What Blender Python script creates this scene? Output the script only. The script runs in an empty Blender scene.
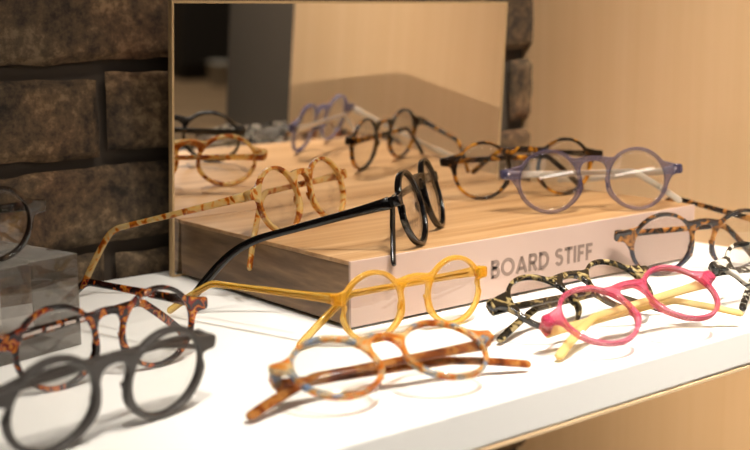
import bpy, bmesh, math, random
from math import sin, cos, pi, radians
from mathutils import Vector, Matrix, noise
random.seed(4)
S = bpy.context.scene
COL = S.collection

# ------------------------------------------------------------------ helpers
def lin(c):
    if isinstance(c, str):
        c = [int(c[i:i+2], 16)/255 for i in (0, 2, 4)]
    return tuple((x/12.92 if x <= .04045 else ((x+.055)/1.055)**2.4) for x in c[:3]) + (1,)

class NT:
    def __init__(s, name):
        s.m = bpy.data.materials.new(name); s.m.use_nodes = True
        s.t = s.m.node_tree; s.t.nodes.clear()
        s.out = s.n('ShaderNodeOutputMaterial')
    def n(s, typ, ins=None, **kw):
        o = s.t.nodes.new(typ)
        for k, v in kw.items(): setattr(o, k, v)
        for k, v in (ins or {}).items():
            if isinstance(v, bpy.types.NodeSocket): s.t.links.new(v, o.inputs[k])
            else: o.inputs[k].default_value = v
        return o
    def l(s, a, b): s.t.links.new(a, b)

def ramp(N, fac, stops, interp='LINEAR'):
    r = N.n('ShaderNodeValToRGB'); cr = r.color_ramp; cr.interpolation = interp
    while len(cr.elements) < len(stops): cr.elements.new(.5)
    for e, (p, c) in zip(cr.elements, stops):
        e.position = p; e.color = c if len(c) == 4 else (*c, 1)
    N.l(fac, r.inputs['Fac'])
    return r

def obj_coords(N, scale=(1, 1, 1), loc=(0, 0, 0)):
    tc = N.n('ShaderNodeTexCoord')
    mp = N.n('ShaderNodeMapping', {'Scale': scale, 'Location': loc})
    N.l(tc.outputs['Object'], mp.inputs['Vector'])
    return mp.outputs['Vector']

def acetate(name, stops, scale=60, rough=.12, tint=None, seed=0, dist=1.2, zgrad=None, edge=0):
    """stops: (position, hex, opacity)"""
    N = NT(name)
    v = obj_coords(N, (1, 1, 1), (seed*1.7, seed*.9, seed*.4))
    if len(stops) > 1:
        nz = N.n('ShaderNodeTexNoise', {'Vector': v, 'Scale': scale, 'Detail': 2.5, 'Roughness': .5, 'Distortion': dist})
        col = ramp(N, nz.outputs['Fac'], [(p, lin(c)) for p, c, a in stops]).outputs['Color']
        op = ramp(N, nz.outputs['Fac'], [(p, (a, a, a, 1)) for p, c, a in stops]).outputs['Color']
    else:
        r = N.n('ShaderNodeRGB'); r.outputs[0].default_value = lin(stops[0][1]); col = r.outputs[0]
        w = N.n('ShaderNodeValue'); w.outputs[0].default_value = stops[0][2]; op = w.outputs[0]
    if edge:
        lwf = N.n('ShaderNodeLayerWeight', {'Blend': .45})
        e1 = N.n('ShaderNodeMath', {0: lwf.outputs['Facing'], 1: edge, 2: op}, operation='MULTIPLY_ADD'); e1.use_clamp = True; op = e1.outputs[0]
    if zgrad:                                   # the acetate itself fades to another colour towards the bottom of the rim
        zc, z0, z1, amt = zgrad
        sx = N.n('ShaderNodeSeparateXYZ'); tc = N.n('ShaderNodeTexCoord'); N.l(tc.outputs['Object'], sx.inputs[0])
        mr = N.n('ShaderNodeMapRange', {'From Min': z0, 'From Max': z1, 'To Min': 0, 'To Max': amt}); N.l(sx.outputs['Z'], mr.inputs['Value'])
        mx = N.n('ShaderNodeMix', data_type='RGBA'); N.l(mr.outputs[0], mx.inputs['Factor']); N.l(col, mx.inputs[6]); mx.inputs[7].default_value = lin(zc); col = mx.outputs[2]
    p = N.n('ShaderNodeBsdfPrincipled', {'Base Color': col, 'Roughness': rough, 'IOR': 1.5})
    p.inputs['Coat Weight'].default_value = .3 if rough < .14 else 0
    p.inputs['Coat Roughness'].default_value = .05
    tl = N.n('ShaderNodeBsdfTranslucent', {'Color': col})
    m1 = N.n('ShaderNodeMixShader', {'Fac': .25}); N.l(p.outputs[0], m1.inputs[1]); N.l(tl.outputs[0], m1.inputs[2])
    if all(a > .99 for _, _, a in stops):
        N.l(p.outputs[0], N.out.inputs[0]); return N.m
    g = N.n('ShaderNodeBsdfTransparent')
    if tint: g.inputs[0].default_value = lin(tint)
    else: N.l(col, g.inputs[0])
    gl = N.n('ShaderNodeBsdfGlossy', {'Roughness': .04})
    lw = N.n('ShaderNodeFresnel', {'IOR': 1.35})
    geo = N.n('ShaderNodeNewGeometry')
    io = N.n('ShaderNodeMapRange', {'From Min': 0, 'From Max': 1, 'To Min': 1.45, 'To Max': 1/1.45}); N.l(geo.outputs['Backfacing'], io.inputs['Value'])
    N.l(io.outputs[0], lw.inputs['IOR'])
    m2 = N.n('ShaderNodeMixShader'); N.l(lw.outputs[0], m2.inputs[0]); N.l(g.outputs[0], m2.inputs[1]); N.l(gl.outputs[0], m2.inputs[2])
    if edge:                                    # clear acetate also bends what lies behind it
        gb = N.n('ShaderNodeBsdfGlass', {'IOR': 1.42, 'Roughness': .03}); gb.inputs['Color'].default_value = lin(tint)
        mg = N.n('ShaderNodeMixShader', {'Fac': .6}); N.l(m2.outputs[0], mg.inputs[1]); N.l(gb.outputs[0], mg.inputs[2]); m2 = mg
    m3 = N.n('ShaderNodeMixShader'); N.l(op, m3.inputs[0]); N.l(m2.outputs[0], m3.inputs[1]); N.l(m1.outputs[0], m3.inputs[2])
    N.l(m3.outputs[0], N.out.inputs[0])
    return N.m

def plain(name, col, rough=.5, metal=0, spec=.5):
    N = NT(name)
    p = N.n('ShaderNodeBsdfPrincipled', {'Base Color': lin(col), 'Roughness': rough, 'Metallic': metal})
    p.inputs['Specular IOR Level'].default_value = spec
    N.l(p.outputs[0], N.out.inputs[0]); return N.m

def lens_mat():
    N = NT('demo_lens')
    g = N.n('ShaderNodeBsdfTransparent', {'Color': (.975, .975, .97, 1)})
    gl = N.n('ShaderNodeBsdfGlossy', {'Roughness': .01})
    geo = N.n('ShaderNodeNewGeometry')
    io = N.n('ShaderNodeMapRange', {'To Min': 1.55, 'To Max': 1/1.55}); N.l(geo.outputs['Backfacing'], io.inputs['Value'])
    f = N.n('ShaderNodeFresnel'); N.l(io.outputs[0], f.inputs['IOR'])
    m = N.n('ShaderNodeMixShader'); N.l(f.outputs[0], m.inputs[0]); N.l(g.outputs[0], m.inputs[1]); N.l(gl.outputs[0], m.inputs[2])
    N.l(m.outputs[0], N.out.inputs[0]); return N.m

def wood(name, c1, c2, c3, scale=(3, 60, 60), rough=.45, ring=0, bump=.05, mid=.5, lo=.3, hi=.7):
    N = NT(name)
    v = obj_coords(N, scale)
    a = N.n('ShaderNodeTexNoise', {'Vector': v, 'Scale': 1., 'Detail': 6, 'Roughness': .6, 'Distortion': .3})
    v2 = obj_coords(N, tuple(s*.22 for s in scale), (3, 1, 5))
    b = N.n('ShaderNodeTexNoise', {'Vector': v2, 'Scale': 1., 'Detail': 3, 'Distortion': 1.5})
    if ring:
        v3 = obj_coords(N, (1, 1, 1), (.0, -.12, .35))
        w = N.n('ShaderNodeTexWave', {'Vector': v3, 'Scale': ring, 'Distortion': 5, 'Detail': 2, 'Detail Scale': 1.2}, wave_type='RINGS', rings_direction='X')
        mix = N.n('ShaderNodeMath', {0: b.outputs['Fac'], 1: w.outputs['Fac']}, operation='MULTIPLY'); bf = mix.outputs[0]
        mix2 = N.n('ShaderNodeMath', {0: bf, 1: 1.6}, operation='MULTIPLY'); bf = mix2.outputs[0]
    else: bf = b.outputs['Fac']
    s = N.n('ShaderNodeMath', {0: a.outputs['Fac'], 1: .45}, operation='MULTIPLY')
    s2 = N.n('ShaderNodeMath', {0: bf, 1: .55, 2: s.outputs[0]}, operation='MULTIPLY_ADD')
    r = ramp(N, s2.outputs[0], [(lo, lin(c1)), (mid, lin(c2)), (hi, lin(c3))])
    bp = N.n('ShaderNodeBump', {'Strength': bump, 'Distance': .001}); N.l(a.outputs['Fac'], bp.inputs['Height'])
    p = N.n('ShaderNodeBsdfPrincipled', {'Roughness': rough}); N.l(r.outputs[0], p.inputs['Base Color']); N.l(bp.outputs[0], p.inputs['Normal'])
    N.l(p.outputs[0], N.out.inputs[0]); return N.m

def link(name, me, mat, parent=None, smooth=True, mw=None):
    if mat and not me.materials: me.materials.append(mat)
    if smooth:
        for p in me.polygons: p.use_smooth = True
    o = bpy.data.objects.new(name, me); COL.objects.link(o)
    if parent: o.parent = parent
    if mw is not None: o.matrix_local = mw
    return o

def from_bm(name, bm, mat, parent=None, smooth=False, mw=None):
    bmesh.ops.recalc_face_normals(bm, faces=bm.faces)
    me = bpy.data.meshes.new(name); bm.to_mesh(me); bm.free()
    return link(name, me, mat, parent, smooth, mw)

def add_box(bm, x0, x1, y0, y1, z0, z1, bev=0, seg=2):
    r = bmesh.ops.create_cube(bm, size=1)
    bmesh.ops.scale(bm, vec=(x1-x0, y1-y0, z1-z0), verts=r['verts'])
    bmesh.ops.translate(bm, vec=((x0+x1)/2, (y0+y1)/2, (z0+z1)/2), verts=r['verts'])
    if bev:
        es = list({e for v in r['verts'] for e in v.link_edges})
        bmesh.ops.bevel(bm, geom=es, offset=bev, segments=seg, affect='EDGES', profile=.5)

def box(name, x0, x1, y0, y1, z0, z1, mat, parent=None, bev=0, seg=2, smooth=False):
    bm = bmesh.new(); add_box(bm, x0, x1, y0, y1, z0, z1, bev, seg)
    return from_bm(name, bm, mat, parent, smooth)

def tag(o, label, cat, group=None):
    o['label'] = label; o['category'] = cat
    if group: o['group'] = group
    return o
def structure(o): o['kind'] = 'structure'; return o
def empty(name, mw):
    o = bpy.data.objects.new(name, None); COL.objects.link(o); o.empty_display_size = .01
    o.matrix_world = mw; return o

def sweep(bm, pts, frames, sizes, n=14, power=2.6):
    """superellipse sections; frames = (u, v) axis pair per point; sizes = (su, sv) half sizes"""
    rings = []
    for P, (u, v), (su, sv) in zip(pts, frames, sizes):
        ring = []
        for k in range(n):
            a = 2*pi*k/n; c, s = cos(a), sin(a)
            x = abs(c)**(2/power)*(1 if c >= 0 else -1)*su; y = abs(s)**(2/power)*(1 if s >= 0 else -1)*sv
            ring.append(bm.verts.new(P+u*x+v*y))
        rings.append(ring)
    for a, b in zip(rings, rings[1:]):
        for k in range(n):
            bm.faces.new((a[k], a[(k+1) % n], b[(k+1) % n], b[k]))
    bm.faces.new(rings[0][::-1]); bm.faces.new(rings[-1])

# ------------------------------------------------------------------ materials
M = {}
M['lens'] = lens_mat()
M['metal'] = plain('hinge_metal', 'b9b2a4', .28, 1)
M['gold'] = plain('wire_core_metal', '9a7a3a', .3, 1)
M['silver'] = plain('rivet_metal', 'e8e8ee', .2, 1)
M['shelf'] = plain('white_lacquer', 'f3f2ef', .38, 0, .35)
M['shelf_under'] = plain('pale_birch_edge', 'dcc09a', .5)
M['board_top'] = wood('oak_top', '866039', 'a07a51', 'b6926a', (5, 130, 130), .42, 0, .05, lo=.36, hi=.64)
M['board_end'] = wood('walnut_stained_end', '46331f', '6b5138', '8c6f50', (10, 16, 120), .5, 0, .03, lo=.38, hi=.62)
M['board_front'] = plain('pinkish_beige_laminate', 'b69e92', .45)
M['ink'] = plain('grey_brown_ink', '7d6a60', .6)
M['panel'] = wood('pale_beech_panel', 'cba67c', 'cfab82', 'd4b189', (160, 90, 2.5), .5, 0, .02)
M['dark_panel'] = plain('dark_taupe_paint', '4b4238', .6)

# ------------------------------------------------------------------ eyeglasses
def front_outline(ro, c, w, h, bt, bb):
    P = lambda a, r=ro: (c+r*cos(radians(a)), .96*r*sin(radians(a)))
    a = 180-math.degrees(math.asin(min(.93, (bt-.0016)/(.96*ro))))
    jx = c+ro*cos(radians(a))
    right = [(.0, bt), (jx*.28, bt-.0002), (jx*.55, bt-.0009), (jx*.82, bt-.0017)]
    a -= 2
    a_top = math.degrees(math.asin(min(.9, (h+.0075)/ro)))
    while a > a_top+3: right.append(P(a)); a -= 5
    right += [P(a_top), (w-.0070, h+.0052), (w-.0035, h+.0042), (w+.0010, h+.0040), (w+.0022, h+.0034),
              (w+.0026, h+.0006), (w+.0022, h-.0026), (w+.0010, h-.0034), (w-.0035, h-.0036), (w-.0065, h-.0048)]
    a_bot = math.degrees(math.asin(max(-.9, (h-.0115)/ro)))
    right.append(P(a_bot)); a = a_bot-5
    while a > -198:
        d = .0012*math.exp(-((a+158)/16)**2)      # nose pad swell
        right.append(P(a, ro+d)); a -= 5
    x9, z9 = right[-1]
    right += [(x9*.93, z9+(bb-z9)*.45), (x9*.80, z9+(bb-z9)*.72), (x9*.55, z9+(bb-z9)*.92), (x9*.28, bb), (0, bb+.0002)]
    left = [(-x, z) for x, z in right[1:-1]][::-1]
    pts = right+left
    for _ in range(1):                            # Chaikin smoothing
        q = []
        for i in range(len(pts)):
            x0, z0 = pts[i]; x1, z1 = pts[(i+1) % len(pts)]
            q += [(.75*x0+.25*x1, .75*z0+.25*z1), (.25*x0+.75*x1, .25*z0+.75*z1)]
        pts = q
    return pts

def build_front(ro, c, w, h, rw, depth, bend, bt=.018, bb=.013):
    bev = min(.0011, rw*.3)
    cu = bpy.data.curves.new('front', 'CURVE'); cu.dimensions = '2D'; cu.fill_mode = 'BOTH'
    cu.extrude = depth/2-bev; cu.bevel_depth = bev; cu.bevel_resolution = 2; cu.offset = -bev
    def spl(pts):
        s = cu.splines.new('POLY'); s.points.add(len(pts)-1)
        for p, (x, z) in zip(s.points, pts): p.co = (x, z, 0, 1)
        s.use_cyclic_u = True
    spl(front_outline(ro, c, w, h, bt, bb))
    ri = ro-rw
    for s in (-1, 1):
        spl([(s*c+ri*cos(2*pi*k/72), .96*ri*sin(2*pi*k/72)) for k in range(72)])
    ob = bpy.data.objects.new('tmp', cu); COL.objects.link(ob)
    bpy.context.view_layer.update()
    dg = bpy.context.evaluated_depsgraph_get()
    me = bpy.data.meshes.new_from_object(ob.evaluated_get(dg))
    bpy.data.objects.remove(ob); bpy.data.curves.remove(cu)
    for v in me.vertices:
        x, z, t = v.co
        y = -t+bend*x*x
        v.co = (x, y, z)
    bm = bmesh.new(); bm.from_mesh(me)
    bmesh.ops.remove_doubles(bm, verts=bm.verts, dist=1e-6)
    bmesh.ops.recalc_face_normals(bm, faces=bm.faces)
    bm.to_mesh(me); bm.free()
    return me

def build_lens(ri, s, c, bend):
    bm = bmesh.new(); n = 56; R = .11; th = .0014
    sides = []
    for side in (0, 1):
        rings = []
        for j in range(9):
            r = ri*j/8
            row = []
            for k in range(n if j else 1):
                a = 2*pi*k/n
                x = s*c+r*cos(a); z = .96*r*sin(a)
                y = bend*x*x - (math.sqrt(R*R-r*r)-math.sqrt(R*R-ri*ri)) + (th if side else 0)
                row.append(bm.verts.new((x, y, z)))
            rings.append(row)
        for j in range(8):
            for k in range(n):
                if j == 0: f = (rings[0][0], rings[1][k], rings[1][(k+1) % n])
                else: f = (rings[j][k], rings[j+1][k], rings[j+1][(k+1) % n], rings[j][(k+1) % n])
                bm.faces.new(f if not side else f[::-1])
        sides.append(rings[-1])
    for k in range(n):
        bm.faces.new((sides[0][k], sides[1][k], sides[1][(k+1) % n], sides[0][(k+1) % n]))
    bmesh.ops.recalc_face_normals(bm, faces=bm.faces)
    me = bpy.data.meshes.new('lens'); bm.to_mesh(me); bm.free()
    return me

def temple_path(k, ph, ear=.045, n_s=14, rad=.016):
    """2D path (t along shaft, z drop) with tangent"""
    pts = []
    rad = min(rad, ear*.75/math.tan(ph/2)); tl = rad*math.tan(ph/2)
    for i in range(n_s+1): pts.append((i/n_s*(k-tl), 0., 0.))
    for i in range(1, 9):
        a = ph*i/8
        pts.append((k-tl+rad*sin(a), -rad*(1-cos(a)), a))
    t0, z0, _ = pts[-1]
    L = ear-tl
    for i in range(1, 9):
        s = L*i/8; a = ph+.12*i/8
        t0 += L/8*cos(a); z0 -= L/8*sin(a); pts.append((t0, z0, a))
    return pts

def build_temple(side, w, h, y0, th, k, ph, hh=.0026, tw=.0016, ear=.045, rad=.016):
    d = Vector((-side*sin(th), cos(th), 0)); Z = Vector((0, 0, 1)); lat = d.cross(Z)
    P0 = Vector((side*(w-.0004), y0, h))
    pth = temple_path(k, ph, ear, rad=rad)
    pts, fr, sz = [], [], []
    total = len(pth)
    acc = 0; prev = pth[0]
    for i, (t, z, a) in enumerate(pth):
        acc += math.hypot(t-prev[0], z-prev[1]); prev = (t, z, a)
        u = acc/(k+.045)
        tang = d*cos(a)-Z*sin(a); nv = d*sin(a)+Z*cos(a)
        P = P0+d*t+Z*z
        su = hh*(1.38-.38*min(1, u/.14)**.7) if u < .14 else (hh*(1-.22*(u-.14)/.36) if u < .5 else hh*(.78+.16*min(1, (u-.5)/.35)))
        sv = tw*(1-.12*u)
        pts.append(P); fr.append((nv, lat)); sz.append((su, sv))
    # rounded tip
    tang = d*cos(pth[-1][2])-Z*sin(pth[-1][2])
    su, sv = sz[-1]; P = pts[-1]
    for q in (.45, .8, 1.):
        f = math.sqrt(max(0, 1-q*q)) if q < 1 else .12
        pts.append(P+tang*q*su); fr.append(fr[-1]); sz.append((su*max(f, .12), sv*max(f**.5, .2)))
    # chamfered butt
    pts.insert(0, pts[0]-d*.0004); fr.insert(0, fr[0]); sz.insert(0, (sz[0][0]*.86, sz[0][1]*.8))
    bm = bmesh.new(); sweep(bm, pts, fr, sz)
    core = bmesh.new()
    sweep(core, pts[2:-8], fr[2:-8], [(.0006, .00045)]*len(pts[2:-8]), n=6, power=2)
    return bm, core, P0, d, lat

LENS_TEXT = None
def eyeglasses(pose, mats, label, group=None, rw=.0027, depth=.0038, temple=None, core=False, rivets=False,
               outer=1, hh=.0026, inscription=None, bend=.45, bt=.0190, bb=.0148, ear=.045, rad=.018, ear2=None):
    x, y, z, yaw, tilt, roll, ro, c, w, h, th1, th2, k1, k2, ph1, ph2 = pose
    R = (Matrix.Rotation(yaw, 4, 'Z') @ Matrix.Rotation(roll, 4, 'Y') @ Matrix.Rotation(-tilt, 4, 'X'))
    W = Matrix.Translation((x, y, z)) @ R
    base = W @ Vector((0, 0, -ro*.96))
    root = empty('eyeglasses', Matrix.Translation(base) @ R)
    up = Matrix.Translation((0, 0, ro*.96))
    tag(root, label, 'eyeglasses', group)
    fm = mats; tm = temple or mats
    link('front_frame', build_front(ro, c, w, h, rw, depth, bend, bt, bb), fm, root, False, up)
    fo = root.children[-1] if False else None
    for s in (-1, 1):
        link('lens', build_lens(ro-rw+.0004, s, c, bend), M['lens'], root, True, up)
    ye = bend*w*w+depth/2
    for s, th, k, ph in ((-1, th1, k1, ph1), (1, th2, k2, ph2)):
        both = th1 > 1.2 and th2 > 1.2
        y0 = ye+.0024+(.0048 if (both and s == outer) else 0)
        th = min(th, radians(88.3))
        bm, cb, P0, d, lat = build_temple(s, w-.0012, h, y0+.0012, th, k, ph, hh, ear=((ear2 or ear) if s == 1 else ear), rad=(rad if th < 1.2 else .014))
        t = from_bm('temple', bm, tm, root, True, up)
        if temple: t['label'] = temple_labels.get(temple.name, '') or 'differently coloured temple'
        if core: from_bm('wire_core', cb, M['gold'], t, True)
        else: cb.free()
        # end piece: lug that carries the hinge
        bm = bmesh.new(); add_box(bm, s*(w-.0012)-.0021, s*(w-.0012)+.0021, ye-.0034, y0+.0004, h-.0034, h+.0038, .0007)
        from_bm('end_piece', bm, fm, root, False, up)
        bm = bmesh.new()
        for q in (-.0012, .0002, .0016):
            r = bmesh.ops.create_cone(bm, cap_ends=True, segments=12, radius1=.0010, radius2=.0010, depth=.0011)
            bmesh.ops.translate(bm, vec=(s*(w-.0036), y0+.0002, h+q), verts=r['verts'])
        add_box(bm, s*(w-.0036)-.0005, s*(w-.0036)+.0005, ye-.001, y0, h-.0016, h+.002, .0001)
        from_bm('hinge', bm, M['metal'], root, False, up)
        # nose pad: flattened pad behind the inner rim
        bm = bmesh.new()
        r = bmesh.ops.create_uvsphere(bm, u_segments=14, v_segments=10, radius=1)
        bmesh.ops.scale(bm, vec=(.0009, .0019, .0040), verts=bm.verts)
        bmesh.ops.rotate(bm, cent=(0, 0, 0), matrix=Matrix.Rotation(-s*.35, 3, 'Z') @ Matrix.Rotation(s*-.3, 3, 'Y'), verts=bm.verts)
        bmesh.ops.translate(bm, vec=(s*(c-ro+.0012), depth/2+.0004, -.0030), verts=bm.verts)
        from_bm('nose_pad', bm, fm, root, True, up)
        if rivets:
            bm = bmesh.new()
            for q in (-.0, ):
                r = bmesh.ops.create_uvsphere(bm, u_segments=12, v_segments=8, radius=.0011)
                bmesh.ops.scale(bm, vec=(1, .5, 1.2), verts=bm.verts)
                bmesh.ops.translate(bm, vec=(s*(w-.004), bend*(w-.004)**2-depth/2, h+.0006), verts=bm.verts)
            from_bm('rivet', bm, M['silver'], root, True, up)
        if inscription and inscription[0] == s:
            bm = bmesh.new()
            nrm = lat if lat.y < 0 else -lat
            for a, b in inscription[1]:
                n = max(1, int((b-a)/.0016))
                for i in range(n):                 # faint worn strokes of the tiny print
                    ta = a+(b-a)*i/n; tb = ta+(b-a)/n*.86
                    zz = random.uniform(.0007, .0011)
                    q = [P0+d*tt+Vector((0, 0, z_))+nrm*.00168 for tt, z_ in ((ta, -.0009), (tb, -.0009), (tb, zz), (ta, zz))]
                    bm.faces.new([bm.verts.new(v) for v in q])
            from_bm('inscription', bm, plain('pale_print', 'e9d9cf', .6), t)
    return root
temple_labels = {'clear_crystal_acetate': 'clear transparent temple', 'pale_yellow_acetate': 'pale yellow translucent temple',
                 'charcoal_black_acetate': 'plain black temple'}

POSES = {
'riser': [-0.2254, 0.07823, 0.07984, 0.17662, -0.04922, 0.00059, 0.0233, 0.03391, 0.06435, 0.00682, 1.15013, 1.49711, 0.097, 0.097, 0.61282, 0.55475],
'havana': [-0.16409, 0.00597, 0.02374, 0.06059, -0.00236, -0.00614, 0.02468, 0.03156, 0.0637, 0.00753, 1.33824, 0.19008, 0.10463, 0.09699, 0.60265, 0.60234],
'gray': [-0.20696, -0.08193, 0.02393, 0.17856, -0.16288, -0.00639, 0.02531, 0.03281, 0.0619, 0.00956, 1.53622, 1.53551, 0.09697, 0.097, 0.2, 0.2],
'blond': [0.0568, 0.12777, 0.06875, 0.3943, 0.26546, 0.00217, 0.02545, 0.03324, 0.06468, 0.00751, -0.33643, 1.53145, 0.10064, 0.09799, 0.77122, 0.87383],
'black': [0.0942, 0.03805, 0.07062, 0.65005, 0.27829, 0.00202, 0.02694, 0.03511, 0.06392, 0.00912, -0.12554, 1.541, 0.10297, 0.10106, 0.52104, 0.71266],
'darktort': [0.27759, 0.11787, 0.06982, -0.38132, 0.00091, -0.00628, 0.02572, 0.03759, 0.07193, 0.00832, 1.52992, 0.7289, 0.097, 0.08865, 0.6508, 0.60203],
'blue': [0.26548, 0.03087, 0.06993, -0.51062, 0.20321, -0.00486, 0.02599, 0.03602, 0.0722, 0.00648, 1.541, 0.37921, 0.10762, 0.09665, 0.50647, -0.07584],
'yellow': [0.02659, -0.03115, 0.02282, -0.03388, 0.02194, -0.01444, 0.02363, 0.03275, 0.0592, 0.00794, -0.31655, 1.5403, 0.0976, 0.10029, 0.45528, 0.54277],
'havblue': [-0.06557, -0.11896, 0.02113, -0.2082, 1.12294, -0.0122, 0.02469, 0.03217, 0.06369, 0.00578, 1.541, 1.53841, 0.10471, 0.1022, 0.18563, 0.34694],
'olive': [0.11658, -0.0899, 0.02303, -0.03083, 0.99515, -0.01765, 0.02495, 0.03458, 0.07051, 0.0078, 1.53717, 1.541, 0.09697, 0.09557, 0.55897, 0.29027],
'pink': [0.11549, -0.13713, 0.02529, -0.13531, 1.04252, -0.08254, 0.02549, 0.03348, 0.06642, 0.00725, 1.5422, 1.541, 0.10448, 0.09263, 0.47831, 0.38058],
'navytort': [0.30911, -0.04068, 0.02528, -0.41289, -0.14631, 0.00405, 0.0262, 0.03359, 0.07054, 0.0071, 1.48466, 0.47767, 0.09699, 0.09683, 0.68617, 0.78282],
'bwtort': [0.28583, -0.13411, 0.02516, -0.10365, 0.94841, 0.04245, 0.02683, 0.03462, 0.07203, 0.00814, 1.53708, 1.541, 0.09683, 0.09149, 0.4689, 0.56786],
}
G = 'round eyeglasses on the display shelf'
A = acetate
m_black = A('glossy_black_acetate', [(0, '050404', 1)], rough=.16)
m_gray = A('matte_charcoal_acetate', [(0, '3a3532', 1)], rough=.45)
m_brown = A('dark_brown_horn_acetate', [(.35, '1d1511', 1), (.52, '3a2a1e', .95), (.68, '7a6248', .8)], 45, seed=1)
m_hav = A('red_amber_tortoise_acetate', [(.42, '120503', 1), (.50, '3a0f08', .95), (.545, 'b5400f', .8), (.58, 'eda032', .7), (.615, '8c200c', .85), (.68, '230806', 1)], 105, seed=2)
m_blond = A('blond_spotted_acetate', [(.38, '7d3a0e', .9), (.46, 'b9701f', .7), (.52, 'e3c67c', .45), (.7, 'efdca4', .4)], 100, seed=3)
m_dtort = A('dark_tortoise_acetate', [(.42, '150c07', 1), (.53, '33200f', .95), (.60, 'a06418', .85), (.7, 'd79a2e', .8)], 65, seed=4)
m_blue = A('slate_blue_crystal_acetate', [(0, '5a6096', .08)], tint='dcdce8', rough=.1, edge=.42)
m_clear = A('clear_crystal_acetate', [(0, 'fbf5ea', .28)], tint='fbf8f2', rough=.08, edge=.3)
m_yel = A('honey_yellow_acetate', [(0, 'ffc42e', .15)], tint='fff3c4', rough=.1, edge=.4)
m_hblue = A('amber_and_blue_marbled_acetate', [(.36, '7d94b4', .5), (.42, 'd8d4c8', .22), (.48, 'f3d9a4', .28), (.54, 'e09a44', .45), (.60, 'c06f2a', .6), (.68, '9c5224', .75)], 85, seed=6)
m_hbt = A('amber_brown_marbled_temple', [(.36, '552812', .95), (.47, '8c4a20', .85), (.58, 'c98c48', .6), (.70, '70391a', .9)], 60, seed=7)
m_olive = A('olive_black_spotted_acetate', [(.46, '12100c', 1), (.54, '2c261b', .95), (.58, '8f7a4c', .8), (.7, 'cbb886', .7)], 120, seed=8)
m_pink = A('raspberry_pink_acetate', [(0, 'ea4079', .11)], tint='fee2ea', rough=.1, edge=.42)
m_pyel = A('pale_yellow_acetate', [(0, 'ffe6a2', .35)], tint='fff4d4', rough=.12, edge=.3)
m_navy = A('navy_base_tortoise_acetate', [(.38, '1b1210', 1), (.50, '2f1d12', .95), (.57, 'b4732e', .85), (.68, 'd49a56', .8)], 85, seed=9, zgrad=('2a2c3e', .004, -.02, .85))
m_bw = A('black_white_mottled_acetate', [(.42, '191715', 1), (.50, '3c3833', .95), (.55, 'c9c2b4', .8), (.7, 'eee8dc', .75)], 95, seed=10)
m_charc = A('charcoal_black_acetate', [(0, '151312', 1)], rough=.2)

eyeglasses(POSES['riser'], m_brown, 'dark brown round eyeglasses standing on the clear acrylic block, cut by the left edge', G)
eyeglasses(POSES['havana'], m_hav, 'red and amber tortoiseshell eyeglasses in front of the clear acrylic block', G, hh=.0028, bt=.0172, bb=.0128,
           inscription=(-1, [(.014, .029), (.032, .042), (.045, .053), (.056, .064)]))
eyeglasses(POSES['gray'], m_gray, 'matte charcoal grey round eyeglasses in the near left foreground', G, rw=.0033, depth=.0048, ear=.030, hh=.0018, bt=.0185, bb=.0135)
eyeglasses(POSES['blond'], m_blond, 'pale blond spotted eyeglasses with one temple reaching past the left end of the wooden board', G, depth=.0046, ear2=.060)
eyeglasses(POSES['black'], m_black, 'glossy black eyeglasses on the wooden board with one long temple reaching down to the shelf', G, hh=.0032, depth=.0046, rad=.07, ear2=.052)
eyeglasses(POSES['darktort'], m_dtort, 'dark brown tortoiseshell eyeglasses on the wooden board behind the slate blue pair', G, ear2=.036)
eyeglasses(POSES['blue'], m_blue, 'translucent slate blue eyeglasses with clear temples on the right of the wooden board', G, temple=m_clear, core=True, rivets=True, hh=.0028)
eyeglasses(POSES['yellow'], m_yel, 'transparent honey yellow eyeglasses leaning before the front of the wooden board', G, core=True, rw=.0030, bt=.0160, bb=.0112)
eyeglasses(POSES['havblue'], m_hblue, 'folded amber and pale blue marbled eyeglasses on the white shelf near its front edge', G, temple=m_hbt, outer=-1, hh=.0032)
eyeglasses(POSES['olive'], m_olive, 'folded black and olive spotted eyeglasses behind the pink pair', G)
eyeglasses(POSES['pink'], m_pink, 'raspberry pink transparent eyeglasses with pale yellow temples folded', G, temple=m_pyel, outer=-1, hh=.0030)
eyeglasses(POSES['navytort'], m_navy, 'tortoiseshell and navy eyeglasses standing beside the right end of the wooden board', G, outer=-1)
eyeglasses(POSES['bwtort'], m_bw, 'folded black and white mottled eyeglasses cut by the right edge', G)

# ------------------------------------------------------------------ wooden board
L, D, H = .3544, .213, .045
bd = empty('display_board', Matrix.Translation((0, 0, 0)))
tag(bd, 'long wooden display board lettered BOARD STIFF standing on the white shelf', 'display board')
def board_body():
    bm = bmesh.new(); add_box(bm, .0006, L, .0022, D, .0025, H-.0030, .0004)
    return bm
from_bm('core_block', board_body(), M['board_end'], bd)
bm = bmesh.new(); add_box(bm, 0.0002, L, .0016, D, H-.0030, H, .0005); from_bm('top_veneer', bm, M['board_top'], bd)
bm = bmesh.new(); add_box(bm, 0, L, 0, .0021, .0020, H-.0002, .0003); from_bm('front_fascia', bm, M['board_front'], bd)
for fx in (.03, L-.03):
    for fy in (.03, D-.03):
        bm = bmesh.new(); r = bmesh.ops.create_cone(bm, cap_ends=True, segments=24, radius1=.008, radius2=.008, depth=.0025)
        bmesh.ops.translate(bm, vec=(fx, fy, .00125), verts=bm.verts); from_bm('foot', bm, m_charc, bd, False)

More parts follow.
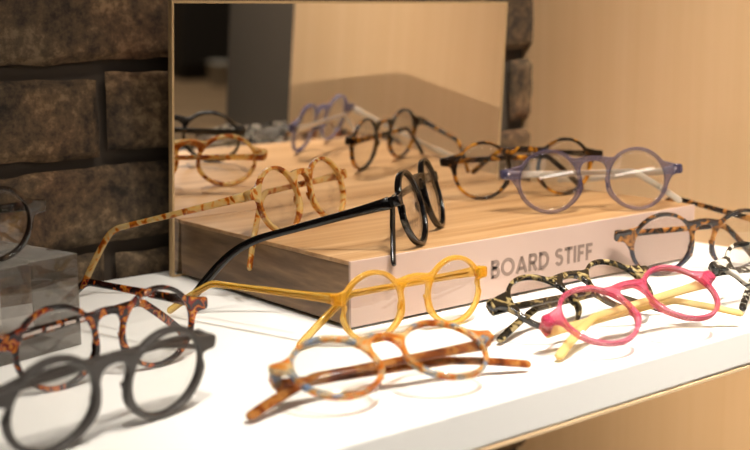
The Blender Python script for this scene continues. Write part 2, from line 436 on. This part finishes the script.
# lettering: strokes in a unit-height cell
def stroke(bm, pts, wd, to, closed=False):
    pts = [Vector(p) for p in pts]; n = len(pts); Lp, Rp = [], []
    for i, p in enumerate(pts):
        a = pts[i-1] if (i or closed) else None; b = pts[(i+1) % n] if (i < n-1 or closed) else None
        d1 = (p-a).normalized() if a is not None else None; d2 = (b-p).normalized() if b is not None else None
        if d1 is None: d1 = d2
        if d2 is None: d2 = d1
        t = (d1+d2); t = t.normalized() if t.length > 1e-6 else d2
        nn = Vector((-t.y, t.x)); m = wd/2/max(.45, nn.dot(Vector((-d2.y, d2.x))))
        Lp.append(bm.verts.new(to(p+nn*m))); Rp.append(bm.verts.new(to(p-nn*m)))
    for i in range(n if closed else n-1):
        j = (i+1) % n; bm.faces.new((Lp[i], Rp[i], Rp[j], Lp[j]))
def arc(cx, cy, rx, ry, a0, a1, n=16):
    return [(cx+rx*cos(radians(a0+(a1-a0)*i/n)), cy+ry*sin(radians(a0+(a1-a0)*i/n))) for i in range(n+1)]
s_ = .195; e = s_/2
GL = {
 'B': (.62, [[(e, 0), (e, 1)], [(e, 1-e), (.33, 1-e)]+arc(.33, .755, .19, .16, 90, -90, 10)[1:]+[(e, .53+.065)], [(e, .53), (.36, .53)]+arc(.36, .307, .20, .222, 90, -90, 10)[1:]+[(e, e)]]),
 'O': (.98, [arc(.49, .5, .405, .415, 0, 360, 32)[:-1]]),
 'A': (.80, [[(.05, 0), (.40, .93)], [(.40, .93), (.75, 0)], [(.18, .27), (.62, .27)]]),
 'R': (.66, [[(e, 0), (e, 1)], [(e, 1-e), (.36, 1-e)]+arc(.36, .70, .2, .215, 90, -90, 10)[1:]+[(e, .485)], [(.32, .48), (.60, 0)]]),
 'D': (.78, [[(e, 0), (e, 1)], [(e, 1-e), (.32, 1-e)]+arc(.32, .5, .37, .415, 90, -90, 16)[1:]+[(e, e)]]),
 'S': (.62, [arc(.31, .735, .21, .18, 25, 90, 5)+arc(.31, .735, .215, .18, 90, 270, 12)[1:]+[]+arc(.31, .31, .225, .235, 90, -90, 12)[1:]+arc(.31, .305, .225, .22, 270, 200, 6)[1:]]),
 'T': (.62, [[(.31, 0), (.31, 1)], [(0, 1-e), (.62, 1-e)]]),
 'I': (.18, [[(.09, 0), (.09, 1)]]),
 'F': (.54, [[(e, 0), (e, 1)], [(e, 1-e), (.54, 1-e)], [(e, .50), (.48, .50)]]),
}
txt = 'BOARD STIFF'; gap = .12
width = sum((GL[ch][0] if ch != ' ' else .24)+gap for ch in txt)-gap
x0, x1, z0, zh = .1234, .2296, .0163, .0128
sx = (x1-x0)/width
cur = 0
for ch in txt:
    if ch == ' ': cur += .24+gap; continue
    wd, st = GL[ch]; bm = bmesh.new()
    for p in st: stroke(bm, p, s_, (lambda q, c=cur: Vector((x0+(c+q.x)*sx, -.00002, z0+q.y*zh))), closed=(ch == 'O'))
    bm.normal_update()
    ex = bmesh.ops.extrude_face_region(bm, geom=bm.faces[:])
    bmesh.ops.translate(bm, vec=(0, -.00025, 0), verts=[v for v in ex['geom'] if isinstance(v, bmesh.types.BMVert)])
    o = from_bm('printed_letter', bm, M['ink'], bd); cur += wd+gap
    o['label'] = 'grey-brown capital letter ' + ch

# ------------------------------------------------------------------ shelf
SY, TS, YW, XP = -.1595, .0247, .245, .42
sh = empty('display_shelf', Matrix.Translation((0, SY, -TS)))
tag(sh, 'thick white lacquered shelf carrying all the eyeglasses', 'shelf')
bm = bmesh.new(); add_box(bm, -.75, XP, SY, YW-.004, -TS, 0, .0026, 4)
o = from_bm('shelf_top', bm, M['shelf'], sh, True); o.matrix_parent_inverse = sh.matrix_world.inverted()
for p in o.data.polygons: p.use_smooth = p.area < .004*1.2 and min(abs(p.normal.x), 1) < .99 and max(map(abs, p.normal)) < .999
bm = bmesh.new(); add_box(bm, -.748, XP-.001, SY-.0004, YW-.006, -TS-.0014, -TS+.0002, 0)
o = from_bm('underside_board', bm, M['shelf_under'], sh); o.matrix_parent_inverse = sh.matrix_world.inverted()

# ------------------------------------------------------------------ acrylic riser
N = NT('clear_acrylic')
gl = N.n('ShaderNodeBsdfGlass', {'IOR': 1.49, 'Roughness': .0, 'Color': (.93, .92, .90, 1)}); tb = N.n('ShaderNodeBsdfTransparent', {'Color': (.97, .96, .95, 1)}); ms = N.n('ShaderNodeMixShader', {'Fac': .28})
N.l(gl.outputs[0], ms.inputs[1]); N.l(tb.outputs[0], ms.inputs[2]); N.l(ms.outputs[0], N.out.inputs[0]); M['acrylic'] = N.m
rot = radians(14); RX, RY = Vector((cos(rot), sin(rot), 0)), Vector((-sin(rot), cos(rot), 0))
mw = Matrix.Translation((-.146, .0805, 0.0003)) @ Matrix.Rotation(rot, 4, 'Z')
bm = bmesh.new(); add_box(bm, -.16, 0, 0, .080, 0, .0570, .0006, 2)
o = from_bm('acrylic_riser', bm, M['acrylic']); o.matrix_world = mw
tag(o, 'clear acrylic block on the white shelf at the left, carrying dark brown eyeglasses', 'display riser')

# ------------------------------------------------------------------ mirror
t_ = .062; Mh = .2098
mm = Matrix.Translation((0, D+.0045, 0)) @ Matrix.Rotation(t_, 4, 'X')
mr = empty('counter_mirror', mm)
tag(mr, 'rectangular frameless counter mirror standing behind the wooden board', 'mirror')
N = NT('mirror_silver'); p = N.n('ShaderNodeBsdfPrincipled', {'Base Color': (.93, .92, .90, 1), 'Metallic': 1, 'Roughness': .0}); N.l(p.outputs[0], N.out.inputs[0]); M['mirror'] = N.m
mx0, mx1 = -.0057, .3417
box('mirror_glass', mx0+.0016, mx1-.0016, -.0012, .0004, .0016, Mh-.0016, M['mirror'], mr)
M['edge'] = plain('pale_gold_edge', 'b0946c', .45)
bm = bmesh.new()
add_box(bm, mx0, mx0+.0018, -.0013, .004, 0, Mh); add_box(bm, mx1-.0018, mx1, -.0016, .004, 0, Mh)
add_box(bm, mx0+.0018, mx1-.0018, -.0016, .004, Mh-.0018, Mh); add_box(bm, mx0+.0018, mx1-.0018, -.0016, .004, 0, .0018)
from_bm('edge_trim', bm, M['edge'], mr)
box('backing_board', mx0+.0018, mx1-.0018, .0004, .0038, .0018, Mh-.0018, M['dark_panel'], mr)

# ------------------------------------------------------------------ brick wall
N = NT('old_brick')
v = obj_coords(N)
n1 = N.n('ShaderNodeTexNoise', {'Vector': v, 'Scale': 26, 'Detail': 6, 'Roughness': .65, 'Distortion': .4})
n2 = N.n('ShaderNodeTexNoise', {'Vector': v, 'Scale': 110, 'Detail': 5, 'Roughness': .7})
n3 = N.n('ShaderNodeTexNoise', {'Vector': v, 'Scale': 9, 'Detail': 2})
ad = N.n('ShaderNodeMath', {0: n1.outputs['Fac'], 1: n2.outputs['Fac']}, operation='ADD')
hf = N.n('ShaderNodeMath', {0: ad.outputs[0], 1: .5}, operation='MULTIPLY')
r1 = ramp(N, hf.outputs[0], [(.38, lin('2e271e')), (.46, lin('594a39')), (.54, lin('7b674e')), (.62, lin('aa9272'))])
r2 = ramp(N, n3.outputs['Fac'], [(.40, lin('8f8a82')), (.56, lin('c9b8a4')), (.68, lin('c09a80'))])
mx = N.n('ShaderNodeMix', data_type='RGBA', blend_type='MULTIPLY'); mx.inputs[0].default_value = .8
N.l(r1.outputs[0], mx.inputs[6]); N.l(r2.outputs[0], mx.inputs[7])
bp = N.n('ShaderNodeBump', {'Strength': .6, 'Distance': .002}); N.l(ad.outputs[0], bp.inputs['Height'])
p = N.n('ShaderNodeBsdfPrincipled', {'Roughness': .85}); N.l(mx.outputs[2], p.inputs['Base Color']); N.l(bp.outputs[0], p.inputs['Normal'])
N.l(p.outputs[0], N.out.inputs[0]); M['brick'] = N.m
M['mortar'] = plain('dark_mortar', '4a4036', .95)

wall = structure(box('wall_back', -1.1, XP+.05, YW+.014, YW+.12, -.9, .62, M['mortar']))
bm = bmesh.new()
BH, BLn, J = .0683, .2150, .009
zj0 = .1595
for r in range(-14, 6):
    zb = zj0-J/2-BH*(r+1)+J; zt = zj0-J/2-BH*r if False else zb+BH-J
    # row r=0 lies between the joints at z=.1595 and z=.0912
    zb = zj0-BH*(r+1)+J/2; zt = zj0-BH*r-J/2
    off = -.0405+(0 if r % 2 == 0 else BLn/2)
    for cidx in range(-5, 4):
        xa = off+cidx*BLn+J/2; xb = xa+BLn-J
        if xb < -1.05 or xa > XP: continue
        xb = min(xb, XP+.02)
        jx = random.uniform(-.0015, .0015); jz = random.uniform(-.0012, .0012); tiltb = random.uniform(-.006, .006)
        nx, nz = 26, 10
        if r < -3 or r > 5 or xb < -.45: nx, nz = 6, 3
        grid = []
        for i in range(nx+1):
            col = []
            for j in range(nz+1):
                u, w_ = i/nx, j/nz
                x = xa+(xb-xa)*u+jx; z = zb+(zt-zb)*w_+jz+tiltb*(u-.5)
                ed = min(u*(xb-xa), (1-u)*(xb-xa), w_*(zt-zb), (1-w_)*(zt-zb))
                q = Vector((x*30, r*3.1, z*30))
                rnd = noise.noise(q)*.0018+noise.noise(q*3.3)*.0009
                y = YW+.001+rnd+.006*math.exp(-ed/.0011)
                if ed == 0:
                    x += noise.noise(q*1.7+Vector((7, 0, 0)))*.0016; z += noise.noise(q*1.7+Vector((0, 9, 0)))*.0022
                col.append(bm.verts.new((x, y, z)))
            grid.append(col)
        for i in range(nx):
            for j in range(nz):
                bm.faces.new((grid[i][j], grid[i+1][j], grid[i+1][j+1], grid[i][j+1]))
for f in bm.faces:
    f.normal_update()
    if f.normal.y > 0: f.normal_flip()
me = bpy.data.meshes.new('bricks'); bm.to_mesh(me); bm.free()
link('brick_courses', me, M['brick'], wall, True)

# ------------------------------------------------------------------ side panel, room
structure(box('wall_right', XP, XP+.02, -.24, YW+.02, -.9, .62, M['panel'], bev=.0008))
structure(box('trim_1', XP, XP+.14, -.387, -.2405, -.9, .9, M['dark_panel'], bev=.001))
N = NT('brown_floorboards'); v = obj_coords(N, (1.2, 9, 1))
nz = N.n('ShaderNodeTexNoise', {'Vector': v, 'Scale': 1.5, 'Detail': 5}); r = ramp(N, nz.outputs['Fac'], [(.3, lin('7a6248')), (.7, lin('9a8060'))])
p = N.n('ShaderNodeBsdfPrincipled', {'Roughness': .55}); N.l(r.outputs[0], p.inputs['Base Color']); N.l(p.outputs[0], N.out.inputs[0])
structure(box('floor', -6, 9, -7.2, YW+.12, -1.0, -.9, N.m))
M['plaster'] = plain('tan_plaster', '8a7658', .9)
structure(box('wall_front', -6, 9, -6.1, -6.0, -.9, 1.7, M['plaster']))
structure(box('wall_left', -6.1, -6, -7.2, YW+.12, -.9, 1.7, M['plaster']))
structure(box('ceiling', -6, 9, -7.2, YW+.12, 1.7, 1.8, plain('ceiling_white', 'b8aea0', .9)))

cb = empty('display_cabinet', Matrix.Translation((3.86, -5.72, -.9)))
tag(cb, 'tall dark cabinet far back in the shop, seen blurred in the mirror', 'cabinet')
def cbox(nm, *a, m=None, bev=.004):
    return box(nm, *a, m or M['dark_panel'], cb, bev)
M['cab'] = plain('near_black_lacquer', '1d1813', .6)
cbox('body', -.54, .54, -.25, .25, .08, 2.1, m=M['cab']); cbox('plinth', -.52, .52, -.23, .23, 0, .08, m=M['cab'])
for q in (-.27, .27):
    dq = cbox('door', q-.262, q+.262, .25, .272, .10, 2.08, m=M['cab'])
    hb = box('handle', q-.012 if q > 0 else q-.012, q+.012, .272, .29, .9, 1.3, M['metal'], dq, .002)
bm = bmesh.new(); prof = [(.0, 0), (.050, 0), (.054, .004), (.070, .14), (.074, .143), (.070, .146), (.066, .14), (.050, .008), (0, .008)]
rings = [[bm.verts.new((r*cos(2*pi*k/28), r*sin(2*pi*k/28), z)) for k in range(28)] for r, z in prof if r > 0]
for a, b in zip(rings, rings[1:]):
    for k in range(28): bm.faces.new((a[k], a[(k+1) % 28], b[(k+1) % 28], b[k]))
bm.faces.new(rings[0][::-1]); bm.faces.new(rings[-1])
o = from_bm('bucket', bm, plain('pale_grey_metal', '9c968a', .4), None, True); o.location = (3.47, -5.28, -.9)
tag(o, 'small pale grey bucket on the shop floor, seen blurred in the mirror', 'bucket')

# ------------------------------------------------------------------ lights
def area(name, loc, target, size, power, col=(1, .86, .68), sy=None, spread=pi):
    l = bpy.data.lights.new(name, 'AREA'); l.size = size; l.energy = power; l.color = col; l.spread = spread
    if sy: l.shape = 'RECTANGLE'; l.size_y = sy
    else: l.shape = 'DISK'
    o = bpy.data.objects.new(name, l); COL.objects.link(o); o.location = loc
    o.rotation_euler = (Vector(target)-Vector(loc)).to_track_quat('-Z', 'Y').to_euler(); return o
LC = (1, .92, .81)
area('ceiling_spotlight', (.10, -.48, 1.45), (.16, -.17, 0), .09, 2.1, LC, spread=radians(36))
area('ceiling_spotlight', (.30, -.75, 1.45), (.22, -.10, 0), .09, 1.5, LC, spread=radians(50))
area('ceiling_spotlight', (-.45, -.75, 1.45), (-.14, -.20, 0), .09, .85, LC, spread=radians(34))
area('ceiling_spotlight', (-.25, -.62, 1.40), (.42, -.03, .20), .07, 2.2, (1, .91, .78), spread=radians(40))
area('lower_panel_fill', (.12, -.06, -.04), (.42, -.03, -.28), .10, 1.7, (1, .88, .70), spread=radians(150))  # unseen light added to brighten the side panel below the shelf
area('shopfront_light_strip', (.30, -3.2, 1.26), (.26, .1, .07), 3.2, 14, (1, .96, .90), sy=.13)
area('shop_fill_light', (-1.0, -1.9, 1.6), (0, -.1, 0), 1.4, 7, LC)  # unseen soft fill, added as general shop ambience
area('shop_fill_light', (2.5, -4.6, 1.65), (2.5, -4.6, -.9), 1.6, 60, LC)  # unseen fill, added to brighten the far floor reflected in the mirror
w = bpy.data.worlds.new('world'); S.world = w; w.use_nodes = True
w.node_tree.nodes['Background'].inputs[0].default_value = (1, .85, .68, 1); w.node_tree.nodes['Background'].inputs[1].default_value = .06

# ------------------------------------------------------------------ camera
cam = bpy.data.cameras.new('camera'); co = bpy.data.objects.new('camera', cam); COL.objects.link(co)
R2 = Vector((0.77669541, -0.62984577, -0.00620775)); U2 = Vector((0.11212088, 0.12855052, 0.98534444)); FW = Vector((0.61981702, 0.76600853, -0.17046347))
mt = Matrix((R2, U2, -FW)).transposed().to_4x4(); mt.translation = Vector((-.4553, -.5875, .1969)); co.matrix_world = mt
cam.sensor_width = 36; cam.lens = 1204.67*36/750
cam.dof.use_dof = True; cam.dof.focus_distance = .80; cam.dof.aperture_fstop = 6.5
cam.clip_start = .01
S.camera = co
vs = S.view_settings; vs.view_transform = 'Standard'; vs.look = 'None'; vs.gamma = 1; vs.use_curve_mapping = False; vs.exposure = -.36
S.cycles.use_denoising = True
S.cycles.max_bounces = 14; S.cycles.transparent_max_bounces = 24; S.cycles.transmission_bounces = 12; S.cycles.glossy_bounces = 6
S.cycles.caustics_refractive = True; S.cycles.sample_clamp_indirect = 6
